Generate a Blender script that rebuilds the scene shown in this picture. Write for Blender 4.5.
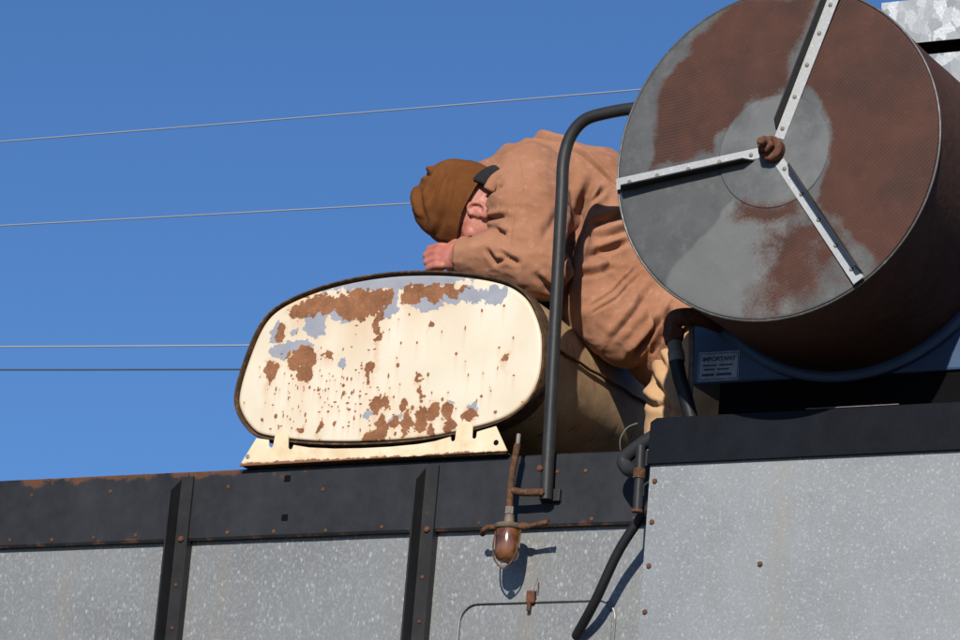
import bpy, bmesh, math, random
import numpy as np
from mathutils import Vector, Matrix, noise
random.seed(7); np.random.seed(7)
S = bpy.context.scene
for o in list(bpy.data.objects): bpy.data.objects.remove(o)
COL = S.collection

# ---------------------------------------------------------------- camera, sky, sun, exposure
YAW, PITCH, ROLL = math.radians(29.15), math.radians(15.93), math.radians(4.86)
R0 = Vector((math.cos(YAW), math.sin(YAW), 0))
LOOK = Vector((-math.sin(YAW)*math.cos(PITCH), math.cos(YAW)*math.cos(PITCH), math.sin(PITCH)))
U0 = R0.cross(LOOK)
RIGHT = R0*math.cos(ROLL) + U0*math.sin(ROLL)
UP = U0*math.cos(ROLL) - R0*math.sin(ROLL)
cd = bpy.data.cameras.new('camera'); cam = bpy.data.objects.new('camera', cd); COL.objects.link(cam)
m = Matrix((RIGHT, UP, -LOOK)).transposed().to_4x4(); m.translation = (5.845, -10.21, 1.131)
cam.matrix_world = m
cd.sensor_width = 36; cd.lens = 146.0; cd.clip_start = 0.1; cd.clip_end = 3000
S.camera = cam

TO_SUN = Vector((0.25, -1.0, 0.57)).normalized()
EL = math.asin(TO_SUN.z); AZ = math.atan2(TO_SUN.x, TO_SUN.y)
W = bpy.data.worlds.new('World'); S.world = W; W.use_nodes = True
nt = W.node_tree; nt.nodes.clear()
sky = nt.nodes.new('ShaderNodeTexSky'); sky.sky_type = 'NISHITA'; sky.sun_disc = False
sky.sun_elevation = EL; sky.sun_rotation = AZ; sky.altitude = 1000
sky.air_density = 1.0; sky.dust_density = 0.8; sky.ozone_density = 10.0
bg = nt.nodes.new('ShaderNodeBackground'); bg.inputs['Strength'].default_value = 0.078
wo = nt.nodes.new('ShaderNodeOutputWorld')
nt.links.new(sky.outputs[0], bg.inputs[0]); nt.links.new(bg.outputs[0], wo.inputs[0])
sd = bpy.data.lights.new('sun', 'SUN'); sd.energy = 5.0; sd.angle = math.radians(0.53); sd.color = (1.0, 0.94, 0.85)
sun = bpy.data.objects.new('sun', sd); COL.objects.link(sun)
sun.rotation_euler = TO_SUN.to_track_quat('Z', 'Y').to_euler(); sun.location = (3, -12, 9)
S.view_settings.view_transform = 'Standard'; S.view_settings.look = 'None'
S.view_settings.exposure = 0.4; S.view_settings.gamma = 1.0; S.view_settings.use_curve_mapping = False

# ---------------------------------------------------------------- object helpers
WLOC = {}
def link(name, me, mat=None, parent=None, smooth=False, loc=None):
    """One mesh object; vertices come in world metres, the origin is moved to the piece's centre."""
    if loc is None:
        co = np.empty(len(me.vertices)*3); me.vertices.foreach_get('co', co); co = co.reshape(-1, 3)
        c = (co.min(0)+co.max(0))/2; me.vertices.foreach_set('co', (co-c).ravel()); loc = Vector(c)
    o = bpy.data.objects.new(name, me); COL.objects.link(o)
    if mat and not me.materials: me.materials.append(mat)
    if smooth:
        me.polygons.foreach_set('use_smooth', [True]*len(me.polygons))
        if parent is None or parent.name not in ('person', 'jacket'): me.set_sharp_from_angle(angle=math.radians(38))
    me.update()
    place(o, loc, parent); return o
def place(o, loc, parent=None):
    loc = Vector(loc); WLOC[o.name] = loc
    o.location = loc
    if parent:
        o.parent = parent; o.matrix_parent_inverse = Matrix.Translation(-WLOC[parent.name])
def empty(name, loc):
    o = bpy.data.objects.new(name, None); COL.objects.link(o); o.empty_display_size = .1; place(o, loc); return o
def tag(o, label=None, cat=None, group=None, kind=None):
    for k, v in (('label', label), ('category', cat), ('group', group), ('kind', kind)):
        if v: o[k] = v
    return o
def mesh(vs, fs):
    me = bpy.data.meshes.new('m'); me.from_pydata([tuple(v) for v in vs], [], fs); me.update(); return me
def bm_mesh(bm):
    me = bpy.data.meshes.new('m'); bmesh.ops.recalc_face_normals(bm, faces=bm.faces); bm.to_mesh(me); bm.free(); return me
def box(x0, x1, y0, y1, z0, z1, bev=0.003, seg=2):
    bm = bmesh.new(); bmesh.ops.create_cube(bm, size=1)
    for v in bm.verts: v.co = ((x0+x1)/2+v.co.x*(x1-x0), (y0+y1)/2+v.co.y*(y1-y0), (z0+z1)/2+v.co.z*(z1-z0))
    if bev: bmesh.ops.bevel(bm, geom=bm.edges[:], offset=bev, segments=seg, affect='EDGES', profile=.5)
    return bm_mesh(bm)
def smooth_path(pts, n=6):
    pts = [Vector(p) for p in pts]; out = []
    for i in range(len(pts)-1):
        p0 = pts[max(i-1, 0)]; p1 = pts[i]; p2 = pts[i+1]; p3 = pts[min(i+2, len(pts)-1)]
        for k in range(n):
            t = k/n
            out.append(0.5*((2*p1)+(p2-p0)*t+(2*p0-5*p1+4*p2-p3)*t*t+(3*p1-p0-3*p2+p3)*t**3))
    out.append(pts[-1]); return out
def tube(pts, r, seg=16, cap=True):
    """Swept tube; r a number or one radius per point."""
    pts = [Vector(p) for p in pts]; n = len(pts)
    rs = r if isinstance(r, (list, tuple)) else [r]*n
    vs, fs = [], []; prev = None
    for i, p in enumerate(pts):
        t = (pts[min(i+1, n-1)]-pts[max(i-1, 0)]).normalized()
        if prev is None:
            a = t.orthogonal().normalized()
        else:
            a = (prev-t*prev.dot(t)).normalized()
        prev = a; b = t.cross(a)
        for k in range(seg):
            q = 2*math.pi*k/seg
            vs.append(p+(a*math.cos(q)+b*math.sin(q))*rs[i])
    for i in range(n-1):
        for k in range(seg):
            k2 = (k+1) % seg
            fs.append((i*seg+k, i*seg+k2, (i+1)*seg+k2, (i+1)*seg+k))
    if cap:
        fs.append(tuple(range(seg))[::-1]); fs.append(tuple((n-1)*seg+k for k in range(seg)))
    return mesh(vs, fs)
def lathe(prof, axis_p, axis_d, seg=24):
    """prof: list of (radius, distance along the axis)."""
    d = Vector(axis_d).normalized(); a = d.orthogonal().normalized(); b = d.cross(a); p0 = Vector(axis_p)
    vs, fs = [], []
    for r, h in prof:
        for k in range(seg):
            q = 2*math.pi*k/seg
            vs.append(p0+d*h+(a*math.cos(q)+b*math.sin(q))*max(r, 1e-5))
    for i in range(len(prof)-1):
        for k in range(seg):
            k2 = (k+1) % seg
            fs.append((i*seg+k, i*seg+k2, (i+1)*seg+k2, (i+1)*seg+k))
    fs.append(tuple(range(seg))[::-1]); fs.append(tuple((len(prof)-1)*seg+k for k in range(seg)))
    bm = bmesh.new(); me = mesh(vs, fs); bm.from_mesh(me); bmesh.ops.remove_doubles(bm, verts=bm.verts, dist=1e-4)
    return bm_mesh(bm)
def prism_xz(outline, y0, y1, bev=0.0):
    """Polygon in the XZ plane, given thickness from y0 to y1."""
    bm = bmesh.new()
    f = bm.faces.new([bm.verts.new((x, y0, z)) for x, z in outline])
    ext = bmesh.ops.extrude_face_region(bm, geom=[f])
    bmesh.ops.translate(bm, verts=[v for v in ext['geom'] if isinstance(v, bmesh.types.BMVert)], vec=(0, y1-y0, 0))
    if bev:
        bmesh.ops.recalc_face_normals(bm, faces=bm.faces)
        bmesh.ops.bevel(bm, geom=bm.edges[:], offset=bev, segments=1, affect='EDGES')
    return bm_mesh(bm)
def spline_closed(pts, n):
    P = np.array(pts); N = len(P); out = []
    for i in range(N):
        p0, p1, p2, p3 = P[i-1], P[i], P[(i+1) % N], P[(i+2) % N]
        for k in range(8):
            t = k/8
            out.append(.5*((2*p1)+(p2-p0)*t+(2*p0-5*p1+4*p2-p3)*t*t+(3*p1-p0-3*p2+p3)*t**3))
    out = np.array(out)
    for _ in range(6): out = (np.roll(out, 1, 0)+2*out+np.roll(out, -1, 0))/4
    d = np.r_[0, np.cumsum(np.hypot(*(np.roll(out, -1, 0)-out).T))]
    o2 = np.vstack([out, out[:1]]); s = np.linspace(0, d[-1], n, endpoint=False)
    return np.c_[np.interp(s, d, o2[:, 0]), np.interp(s, d, o2[:, 1])]
def fbm(x, z, scale, octv=4, seed=0, gain=.5):
    """Value noise, about -1..1."""
    rng = np.random.RandomState(seed); tab = rng.rand(256, 256)*2-1
    v = np.zeros_like(x); amp = 1.; tot = 0
    for k in range(octv):
        u = x*scale+13.7*k+100; w = z*scale+7.3*k+100
        i = np.floor(u).astype(int); j = np.floor(w).astype(int); fu = u-i; fw = w-j
        fu = fu*fu*(3-2*fu); fw = fw*fw*(3-2*fw)
        g = lambda a, b: tab[(i+a) % 256, (j+b) % 256]
        v += amp*(g(0, 0)*(1-fu)*(1-fw)+g(1, 0)*fu*(1-fw)+g(0, 1)*(1-fu)*fw+g(1, 1)*fu*fw)
        tot += amp; amp *= gain; scale *= 2.03
    return v/tot*1.6
def attr(me, name, arr):
    a = me.attributes.new(name, 'FLOAT', 'POINT'); a.data.foreach_set('value', np.ascontiguousarray(arr, dtype=np.float32))

# ---------------------------------------------------------------- materials
class N:
    """Small node-graph writer."""
    def __init__(s, name):
        s.m = bpy.data.materials.new(name); s.m.use_nodes = True; s.t = s.m.node_tree; s.t.nodes.clear()
        s.out = s.n('ShaderNodeOutputMaterial'); s.b = s.n('ShaderNodeBsdfPrincipled'); s.l(s.b.outputs[0], s.out.inputs[0])
        s.pos = s.n('ShaderNodeNewGeometry').outputs['Position']
    def n(s, t, **k):
        x = s.t.nodes.new(t)
        for a, b in k.items(): setattr(x, a, b)
        return x
    def l(s, a, b): s.t.links.new(a, b)
    def put(s, sock, v):
        if hasattr(v, 'is_linked') or isinstance(v, bpy.types.NodeSocket): s.l(v, sock)
        elif isinstance(v, tuple) and len(v) == 3 and sock.type == 'RGBA': sock.default_value = (*v, 1)
        else: sock.default_value = v
    def map(s, scale): 
        x = s.n('ShaderNodeMapping'); s.l(s.pos, x.inputs[0]); x.inputs['Scale'].default_value = scale; return x.outputs[0]
    def noise(s, scale, detail=4, rough=.55, vec=None):
        x = s.n('ShaderNodeTexNoise'); s.l(vec or s.pos, x.inputs['Vector']); x.inputs['Scale'].default_value = scale
        x.inputs['Detail'].default_value = detail; x.inputs['Roughness'].default_value = rough; return x.outputs[0]
    def voro(s, scale, out='Color', vec=None, feat='F1', rnd=1):
        x = s.n('ShaderNodeTexVoronoi', feature=feat); s.l(vec or s.pos, x.inputs['Vector']); x.inputs['Scale'].default_value = scale
        x.inputs['Randomness'].default_value = rnd; return x.outputs[out]
    def ramp(s, fac, stops):
        x = s.n('ShaderNodeValToRGB'); s.l(fac, x.inputs[0]); e = x.color_ramp.elements
        while len(e) < len(stops): e.new(.5)
        for i, (p, c) in enumerate(stops):
            e[i].position = p; e[i].color = (c, c, c, 1) if isinstance(c, (int, float)) else (*c, 1)
        return x.outputs[0]
    def mix(s, fac, a, b, blend='MIX'):
        x = s.n('ShaderNodeMix', data_type='RGBA', blend_type=blend)
        s.put(x.inputs[0], fac); s.put(x.inputs[6], a); s.put(x.inputs[7], b); return x.outputs[2]
    def math(s, op, a, b=0., c=None):
        x = s.n('ShaderNodeMath', operation=op); s.put(x.inputs[0], a); s.put(x.inputs[1], b)
        if c is not None: s.put(x.inputs[2], c)
        return x.outputs[0]
    def attr(s, name): return s.n('ShaderNodeAttribute', attribute_name=name).outputs['Fac']
    def bump(s, h, strength=.3, dist=.01):
        x = s.n('ShaderNodeBump'); s.l(h, x.inputs['Height']); x.inputs['Strength'].default_value = strength; x.inputs['Distance'].default_value = dist
        s.l(x.outputs[0], s.b.inputs['Normal'])
    def set(s, col=None, rough=.6, metal=0., spec=.5, **k):
        if col is not None: s.put(s.b.inputs['Base Color'], col)
        s.put(s.b.inputs['Roughness'], rough); s.put(s.b.inputs['Metallic'], metal); s.put(s.b.inputs['Specular IOR Level'], spec)
        return s.m
    def sepz(s): 
        x = s.n('ShaderNodeSeparateXYZ'); s.l(s.pos, x.inputs[0]); return x.outputs

def mat_galv(name, scale, base, fleck, amount, stretch=.45, metal=.35, crystal=False, streaks=()):
    g = N(name); mp = g.map((1, 1, stretch))
    nz = g.n('ShaderNodeTexNoise'); g.l(mp, nz.inputs['Vector']); nz.inputs['Scale'].default_value = scale*.9; nz.inputs['Detail'].default_value = 3
    va = g.n('ShaderNodeVectorMath', operation='MULTIPLY_ADD'); g.l(nz.outputs['Color'], va.inputs[0]); va.inputs[1].default_value = (1.1/scale,)*3; g.l(mp, va.inputs[2])
    wv = va.outputs[0]
    v = g.voro(scale, vec=wv); sx = g.n('ShaderNodeSeparateColor'); g.l(v, sx.inputs[0])
    dist = g.voro(scale, 'Distance', wv)
    if crystal:      # large zinc flowers: every cell its own grey, feathered inside
        f = g.math('MULTIPLY', g.ramp(sx.outputs[0], [(0, 0.), (.45, .25), (1, 1.)]), g.ramp(g.noise(scale*3.5, 4, .7), [(.3, .35), (.65, 1.)]))
    else:
        f = g.ramp(sx.outputs[0], [(0, 0.0), (1-amount, .06), (1-amount*.5, .32), (1, 1.)])
        f = g.math('MULTIPLY', f, g.ramp(dist, [(.15, 1.), (.60, 0.)]))
        v2 = g.voro(scale*2.1, vec=wv); s2 = g.n('ShaderNodeSeparateColor'); g.l(v2, s2.inputs[0])
        f = g.math('ADD', f, g.ramp(s2.outputs[1], [(.55, 0.), (1, .32)]))
    big = g.noise(2.2, 6, .6); fine = g.noise(scale*.7, 3, .6)
    col = g.mix(g.ramp(big, [(.3, 0.), (.7, 1.)]), tuple(c*.86 for c in base), tuple(c*1.1 for c in base))
    col = g.mix(g.ramp(fine, [(.35, 0.), (.65, .4)]), col, tuple(c*.72 for c in base))
    col = g.mix(f, col, fleck)
    scuff = g.ramp(g.noise(7, 8, .7), [(.60, 0.), (.78, .45)])
    col = g.mix(scuff, col, tuple(c*.55 for c in base))
    run = g.ramp(g.noise(9, 5, .6, g.map((1, 1, .06))), [(.58, 0.), (.8, .45)])
    col = g.mix(run, col, (.17, .145, .105))
    for x0, w in streaks:      # rusty water run
        d_ = g.math('DIVIDE', g.math('ADD', g.math('SUBTRACT', g.sepz()[0], x0), g.math('MULTIPLY', g.math('SUBTRACT', g.noise(5, 4), .5), w*.8)), w)
        e_ = g.math('EXPONENT', g.math('MULTIPLY', g.math('MULTIPLY', d_, d_), -1.))
        col = g.mix(g.math('MULTIPLY', e_, g.ramp(g.noise(6, 5, .6), [(.3, .1), (.7, .42)])), col, (.20, .165, .12))
    cloud = g.ramp(g.noise(1.1, 7, .65), [(.35, 0.), (.7, .4)])
    col = g.mix(cloud, col, tuple(c*1.35 for c in base))
    g.bump(g.noise(3, 2), .12, .02)
    return g.set(col, g.ramp(fine, [(.3, .42), (.7, .6)]), metal)
M = {}
M['galv'] = mat_galv('galvanized_sheet', 105, (.163, .170, .172), (.34, .35, .355), .36, .6, streaks=((.40, .03), (-.70, .02), (-1.3, .025)))
M['galv_box'] = mat_galv('galvanized_box_sheet', 135, (.19, .203, .211), (.33, .345, .36), .36, .85, streaks=((1.29, .035), (2.1, .03)))
M['galv_big'] = mat_galv('large_spangle_sheet', 30, (.20, .215, .225), (.55, .57, .585), .6, .8, crystal=True)
M['rim_zinc'] = mat_galv('dull_zinc_rim', 60, (.055, .055, .055), (.12, .12, .12), .3, 1, metal=.2)
M['strap'] = mat_galv('galvanized_strap', 120, (.30, .31, .315), (.45, .46, .465), .3, 1, metal=.3)

def mat_black(name, base, rust_amt, zlo=None, zhi=None, spec=.22):
    g = N(name); z = g.sepz()[2]
    n1 = g.noise(14, 8, .65); n2 = g.noise(60, 4, .6); n3 = g.noise(3.0, 4, .6, g.map((1, 1, .25)))
    col = g.mix(g.ramp(n1, [(.3, 0.), (.75, 1.)]), tuple(c*.75 for c in base), tuple(c*1.45 for c in base))
    col = g.mix(g.ramp(n3, [(.45, 0.), (.75, .5)]), col, tuple(c*2.2 for c in base))
    rust = g.mix(n2, (.045, .019, .010), (.115, .05, .026))
    th = g.math('MULTIPLY', n1, 1.0)
    if zhi is not None:   # corrosion creeping from the cut edges of the sheet
        u = g.math('SUBTRACT', 1.0, g.math('MULTIPLY', g.math('SUBTRACT', zhi, z), 18.0)); u = g.math('MAXIMUM', u, 0.)
        lo = g.math('SUBTRACT', 1.0, g.math('MULTIPLY', g.math('SUBTRACT', z, zlo), 40.0)); lo = g.math('MAXIMUM', lo, 0.)
        u = g.math('MULTIPLY', u, g.ramp(g.noise(1.6, 3), [(.40, .25), (.56, 1.25)]))
        u = g.math('MULTIPLY', u, g.ramp(g.math('MULTIPLY_ADD', g.sepz()[0], -.5, .3), [(.35, .3), (.75, 1.)]))
        th = g.math('ADD', th, g.math('MULTIPLY', g.math('MAXIMUM', u, g.math('MULTIPLY', lo, .7)), .35))
    f = g.ramp(th, [(.74-rust_amt, 0.), (.84-rust_amt, 1.)])
    col = g.mix(f, col, rust)
    g.bump(n1, .25, .006)
    return g.set(col, g.mix(f, (.48,)*3, (.85,)*3), 0., spec)
M['strip'] = mat_black('dark_painted_strip', (.0145, .0152, .0178), 0.0, 3.787, 4.015)
M['post'] = mat_black('dark_post_paint', (.0145, .0145, .016), .07)
M['ledge'] = mat_black('navy_ledge_paint', (.0042, .0050, .0078), -.08, spec=.10)
M['pipe'] = mat_black('handrail_paint', (.0165, .017, .0185), -.03)

def mat_rust(name, a, b, c, scale=22, rough=.85):
    g = N(name); n = g.noise(scale, 8, .65); n2 = g.noise(scale*4, 4, .6)
    col = g.mix(g.ramp(n, [(.3, 0.), (.7, 1.)]), a, b); col = g.mix(g.ramp(n2, [(.5, 0.), (.75, .7)]), col, c)
    g.bump(n2, .5, .004); return g.set(col, rough, 0., .3)
M['rust'] = mat_rust('rust', (.055, .022, .013), (.115, .045, .025), (.17, .075, .042))
M['rust_dark'] = mat_rust('dark_rust', (.035, .018, .010), (.10, .045, .02), (.17, .075, .035))
M['rim'] = mat_rust('tank_rim_rust', (.018, .012, .008), (.075, .040, .019), (.17, .085, .038), 14)
M['drum'] = mat_rust('drum_rust', (.0384, .0144, .0088), (.0640, .0232, .0136), (.0800, .0320, .0192), 9)
M['dark'] = N('gap_shade_black').set((.004, .004, .0045), .95, 0., .05)  # near-black: the shade inside gaps and holes put into the colour
M['rubber'] = mat_black('hose_rubber', (.009, .0095, .011), -.2)
g = N('blue_paint'); n = g.noise(9, 6, .65)
M['blue'] = g.set(g.mix(g.ramp(n, [(.3, 0.), (.7, 1.)]), (.017, .042, .096), (.028, .062, .128)), .5)
g = N('decal_paper'); M['decal'] = g.set(g.mix(g.ramp(g.noise(70, 4), [(.4, 0.), (.7, 1.)]), (.2400, .2880, .3520), (.3840, .4240, .4640)), .5)
M['ink'] = N('decal_ink').set((.03, .035, .06), .6)
M['fitting'] = mat_rust('zinc_fitting', (.0992, .0868, .0744), (.2108, .1922, .1674), (.1364, .0744, .0434), 40, .5)
g = N('amber_bowl'); n = g.noise(25, 6, .6)
z = g.sepz()[2]
M['cap'] = mat_rust('grimy_cap', (.07, .052, .038), (.15, .12, .09), (.09, .045, .024), 40, .6)
M['bowl'] = g.set(g.mix(g.ramp(n, [(.35, 0.), (.65, 1.)]), (.040, .016, .008), (.15, .058, .022)), .18, 0., .6)
g.b.inputs['Coat Weight'].default_value = .6; g.b.inputs['Coat Roughness'].default_value = .08

# tank paint: cream over grey primer over rust; wear masks are stored on the plate
g = N('cream_tank_paint')
ru, pm, stn = g.attr('rust'), g.attr('primer'), g.attr('stain')
fine = g.noise(120, 4, .6); mid = g.noise(20, 6, .6)
cream = g.mix(g.ramp(g.noise(5, 5), [(.3, 0.), (.7, 1.)]), (.495, .44, .335), (.55, .505, .415))
cream = g.mix(g.ramp(g.noise(2.6, 6, .7, g.map((1, 1, .35))), [(.5, 0.), (.75, .55)]), cream, (.47, .40, .28))
cream = g.mix(g.math('MULTIPLY', stn, 1.), cream, (.4160, .2160, .0880))
gp = g.mix(mid, (.17, .18, .215), (.27, .28, .31))
rc = g.mix(g.ramp(mid, [(.3, 0.), (.7, 1.)]), (.1170, .0429, .0172), (.2184, .0897, .0390)); rc = g.mix(g.ramp(fine, [(.5, 0.), (.8, .6)]), rc, (.2640, .1600, .0800))
wob = g.math('MULTIPLY', g.math('SUBTRACT', fine, .5), .5)
col = g.mix(g.ramp(g.math('ADD', pm, wob), [(.45, 0.), (.55, 1.)]), cream, gp)
rm = g.ramp(g.math('ADD', ru, wob), [(.44, 0.), (.56, 1.)])
col = g.mix(rm, col, rc)
hgt = g.math('SUBTRACT', g.math('MULTIPLY', fine, .15), g.math('ADD', rm, g.math('MULTIPLY', pm, .4)))
g.bump(hgt, .35, .004)
M['cream_plate'] = g.set(col, g.mix(rm, (.42,)*3, (.88,)*3), 0., .4)
g = N('cream_bracket_paint'); n = g.noise(18, 8, .7); z = g.sepz()[2]
lo = g.math('MAXIMUM', g.math('SUBTRACT', 1.0, g.math('MULTIPLY', g.math('SUBTRACT', z, 4.016), 55.0)), 0.)
f = g.ramp(g.math('ADD', n, g.math('MULTIPLY', lo, .4)), [(.66, 0.), (.74, 1.)])
col = g.mix(g.ramp(g.noise(6, 4), [(.4, 0.), (.75, 1.)]), (.5772, .4992, .3588), (.4836, .3900, .2340)); col = g.mix(g.ramp(g.noise(11, 6, .7), [(.50, 0.), (.72, .6)]), col, (.42, .25, .12)); col = g.mix(f, col, (.15, .06, .026))
M['cream_bracket'] = g.set(col, .5)
g = N('tank_shell_paint')   # old tan paint, oil-browned, with rust runs
n = g.noise(6, 8, .65); n2 = g.noise(34, 6, .6); run = g.noise(24, 5, .6, g.map((1, 1, .16)))
col = g.mix(g.ramp(n, [(.36, 0.), (.66, 1.)]), (.42, .285, .155), (.25, .15, .068))
col = g.mix(g.ramp(n2, [(.58, 0.), (.7, .8)]), col, (.3740, .3145, .2210))
col = g.mix(g.ramp(run, [(.58, 0.), (.68, .85)]), col, (.14, .055, .022))
g.bump(n2, .3, .004); M['shell'] = g.set(col, .6)

# rotating screen: perforated zinc sheet, rust mask stored on the disc
g = N('perforated_screen')
ru, wd, hubm = g.attr('rust'), g.attr('wedge'), g.attr('solid')
sx = g.sepz(); k = 2*math.pi/.0062
dots = g.math('MULTIPLY', g.math('SINE', g.math('MULTIPLY', sx[0], k)), g.math('SINE', g.math('MULTIPLY', sx[2], k)))
arcd = g.math('SQRT', g.math('ADD', g.math('POWER', g.math('SUBTRACT', sx[0], .95), 2.), g.math('POWER', g.math('SUBTRACT', sx[2], 5.55), 2.)))
rows = g.ramp(g.math('SINE', g.math('MULTIPLY', arcd, 2*math.pi/.0098)), [(.2, 0.), (.8, 1.)])   # rows of punched holes
hole = g.math('MULTIPLY', g.ramp(dots, [(.15, 0.), (.45, 1.)]), g.math('SUBTRACT', 1.0, hubm))
fine = g.noise(150, 3, .6); mid = g.noise(12, 7, .62)
zc = g.mix(g.ramp(mid, [(.3, 0.), (.7, 1.)]), (.060, .064, .065), (.090, .094, .095)); zc = g.mix(wd, zc, (.140, .145, .143))
zc = g.mix(g.ramp(g.noise(30, 6, .7), [(.5, 0.), (.8, .5)]), zc, (.165, .165, .16))
rc = g.mix(g.ramp(mid, [(.3, 0.), (.7, 1.)]), (.040, .0128, .0072), (.066, .0225, .0125))
rc = g.mix(g.ramp(g.noise(4.5, 6, .7), [(.42, 0.), (.7, .75)]), rc, (.021, .008, .0058)); rc = g.mix(g.ramp(g.noise(46, 5, .7), [(.58, 0.), (.78, .5)]), rc, (.10, .042, .028))
rm = g.ramp(g.math('ADD', ru, g.math('MULTIPLY', g.math('SUBTRACT', fine, .5), .55)), [(.30, 0.), (.70, 1.)])
col = g.mix(rm, zc, rc); col = g.mix(g.math('MULTIPLY', hole, .5), col, (.02, .014, .012)); col = g.mix(g.math('MULTIPLY', g.math('MULTIPLY', rows, rm), .22), col, (.095, .045, .034))
g.bump(g.math('SUBTRACT', 1.0, hole), .35, .002)
M['screen'] = g.set(col, g.mix(rm, (.5,)*3, (.85,)*3), g.math('MULTIPLY', g.math('SUBTRACT', 1., rm), .25), .4)

def mat_cloth(name, a, b, worn, rib=0.):
    g = N(name); n = g.noise(4.5, 5, .6); n2 = g.noise(38, 6, .65); wv = g.noise(420, 2, .5)
    col = g.mix(g.ramp(n, [(.35, 0.), (.68, 1.)]), a, b)
    col = g.mix(g.ramp(n2, [(.55, 0.), (.78, .5)]), col, worn)
    h = g.math('ADD', g.math('MULTIPLY', wv, .35+rib), n2); g.bump(h, .28+rib*.5, .004)
    m_ = g.set(col, .92, 0., .15); g.b.inputs['Sheen Weight'].default_value = 0. if rib else .05; return m_
M['jacket'] = mat_cloth('brown_duck_canvas', (.222, .100, .055), (.280, .136, .082), (.38, .225, .158))
M['beanie'] = mat_cloth('brown_knit', (.098, .033, .0085), (.130, .047, .013), (.165, .068, .024), rib=.6)
M['trousers'] = mat_cloth('tan_work_cloth', (.3588, .2184, .1131), (.4212, .2730, .1560), (.4524, .3198, .2028))
M['boot'] = mat_cloth('tan_boot_leather', (.3432, .2106, .1092), (.3900, .2496, .1404), (.2340, .1404, .0780))
M['lining'] = mat_cloth('black_lining', (.010, .010, .012), (.016, .016, .018), (.03, .03, .03))
g = N('skin'); n = g.noise(30, 5, .6); n2 = g.noise(140, 3)
col = g.mix(g.ramp(n, [(.35, 0.), (.68, 1.)]), (.30, .100, .072), (.40, .175, .128)); col = g.mix(g.ramp(g.noise(9, 4), [(.45, 0.), (.7, .6)]), col, (.32, .088, .068)); col = g.mix(g.ramp(n2, [(.5, 0.), (.75, .55)]), col, (.22, .08, .058))
g.bump(n2, .2, .002); M['skin'] = g.set(col, .55, 0., .35)
g.b.inputs['Subsurface Weight'].default_value = .12; g.b.inputs['Subsurface Radius'].default_value = (.008, .003, .002)
g = N('dry_ground'); n = g.noise(.8, 8, .65)
M['ground'] = g.set(g.mix(g.ramp(n, [(.35, 0.), (.65, 1.)]), (.045, .042, .030), (.075, .068, .048)), .95)
M['wire'] = N('weathered_cable').set((.17, .19, .23), .6)
M['wire_grey'] = N('grey_cable').set((.22, .24, .26), .6)
M['wire_dark'] = N('dark_cable').set((.03, .05, .07), .6)

# ---------------------------------------------------------------- ground
n = 24; vs = [(x, y, 0) for x in np.linspace(-1500, 1500, n) for y in np.linspace(-1500, 1500, n)]
fs = [(i*n+j, (i+1)*n+j, (i+1)*n+j+1, i*n+j+1) for i in range(n-1) for j in range(n-1)]
tag(link('ground', mesh(vs, fs), M['ground']), kind='structure')

# ---------------------------------------------------------------- the harvester: body sheets, strip, posts
HV = empty('harvester', (0.3, 0.6, 0.0))
tag(HV, 'old galvanized harvester with cream tank, dark top strip and round rusty air screen', 'harvester')

def sheet(x0, x1, y, z0, z1, t=.004, step=.12, warp=.003, seed=0):
    """Thin sheet with slight oil-canning."""
    nx = max(2, int((x1-x0)/step)+1); nz = max(2, int((z1-z0)/step)+1)
    xs = np.linspace(x0, x1, nx); zs = np.linspace(z0, z1, nz); vs, fs = [], []
    for s_ in (0, 1):
        for i, x in enumerate(xs):
            for j, z in enumerate(zs):
                e = (i in (0, nx-1)) or (j in (0, nz-1))
                w = 0 if e else warp*noise.noise(Vector((x*2.1+seed, z*2.1, seed*3.3)))
                vs.append((x, y+w+s_*t, z))
    q = nx*nz; id_ = lambda s_, i, j: s_*q+i*nz+j
    for i in range(nx-1):
        for j in range(nz-1):
            fs.append((id_(0, i, j), id_(0, i+1, j), id_(0, i+1, j+1), id_(0, i, j+1)))
            fs.append((id_(1, i, j), id_(1, i, j+1), id_(1, i+1, j+1), id_(1, i+1, j)))
    for i in range(nx-1):
        fs += [(id_(0, i, 0), id_(1, i, 0), id_(1, i+1, 0), id_(0, i+1, 0)), (id_(0, i, nz-1), id_(0, i+1, nz-1), id_(1, i+1, nz-1), id_(1, i, nz-1))]
    for j in range(nz-1):
        fs += [(id_(0, 0, j), id_(0, 0, j+1), id_(1, 0, j+1), id_(1, 0, j)), (id_(0, nx-1, j), id_(1, nx-1, j), id_(1, nx-1, j+1), id_(0, nx-1, j+1))]
    return mesh(vs, fs)
PANELS = []
for i, (a, b) in enumerate(((-2.7, -1.776), (-1.774, -.851), (-.849, .039), (.041, .90))):
    PANELS.append(link('side_panel', sheet(a, b, 0, .03, 3.95, seed=i+1), M['galv'], HV, True))
link('deck', box(-2.7, 2.7, .01, 1.9, 3.93, 3.985, .004), M['post'], HV)
link('rear_wall', box(-2.7, 2.7, 1.895, 1.9, .03, 3.928, 0), M['galv'], HV)
link('end_wall', box(-2.705, -2.70, .006, 1.893, .03, 3.985, 0), M['galv'], HV)

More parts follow.
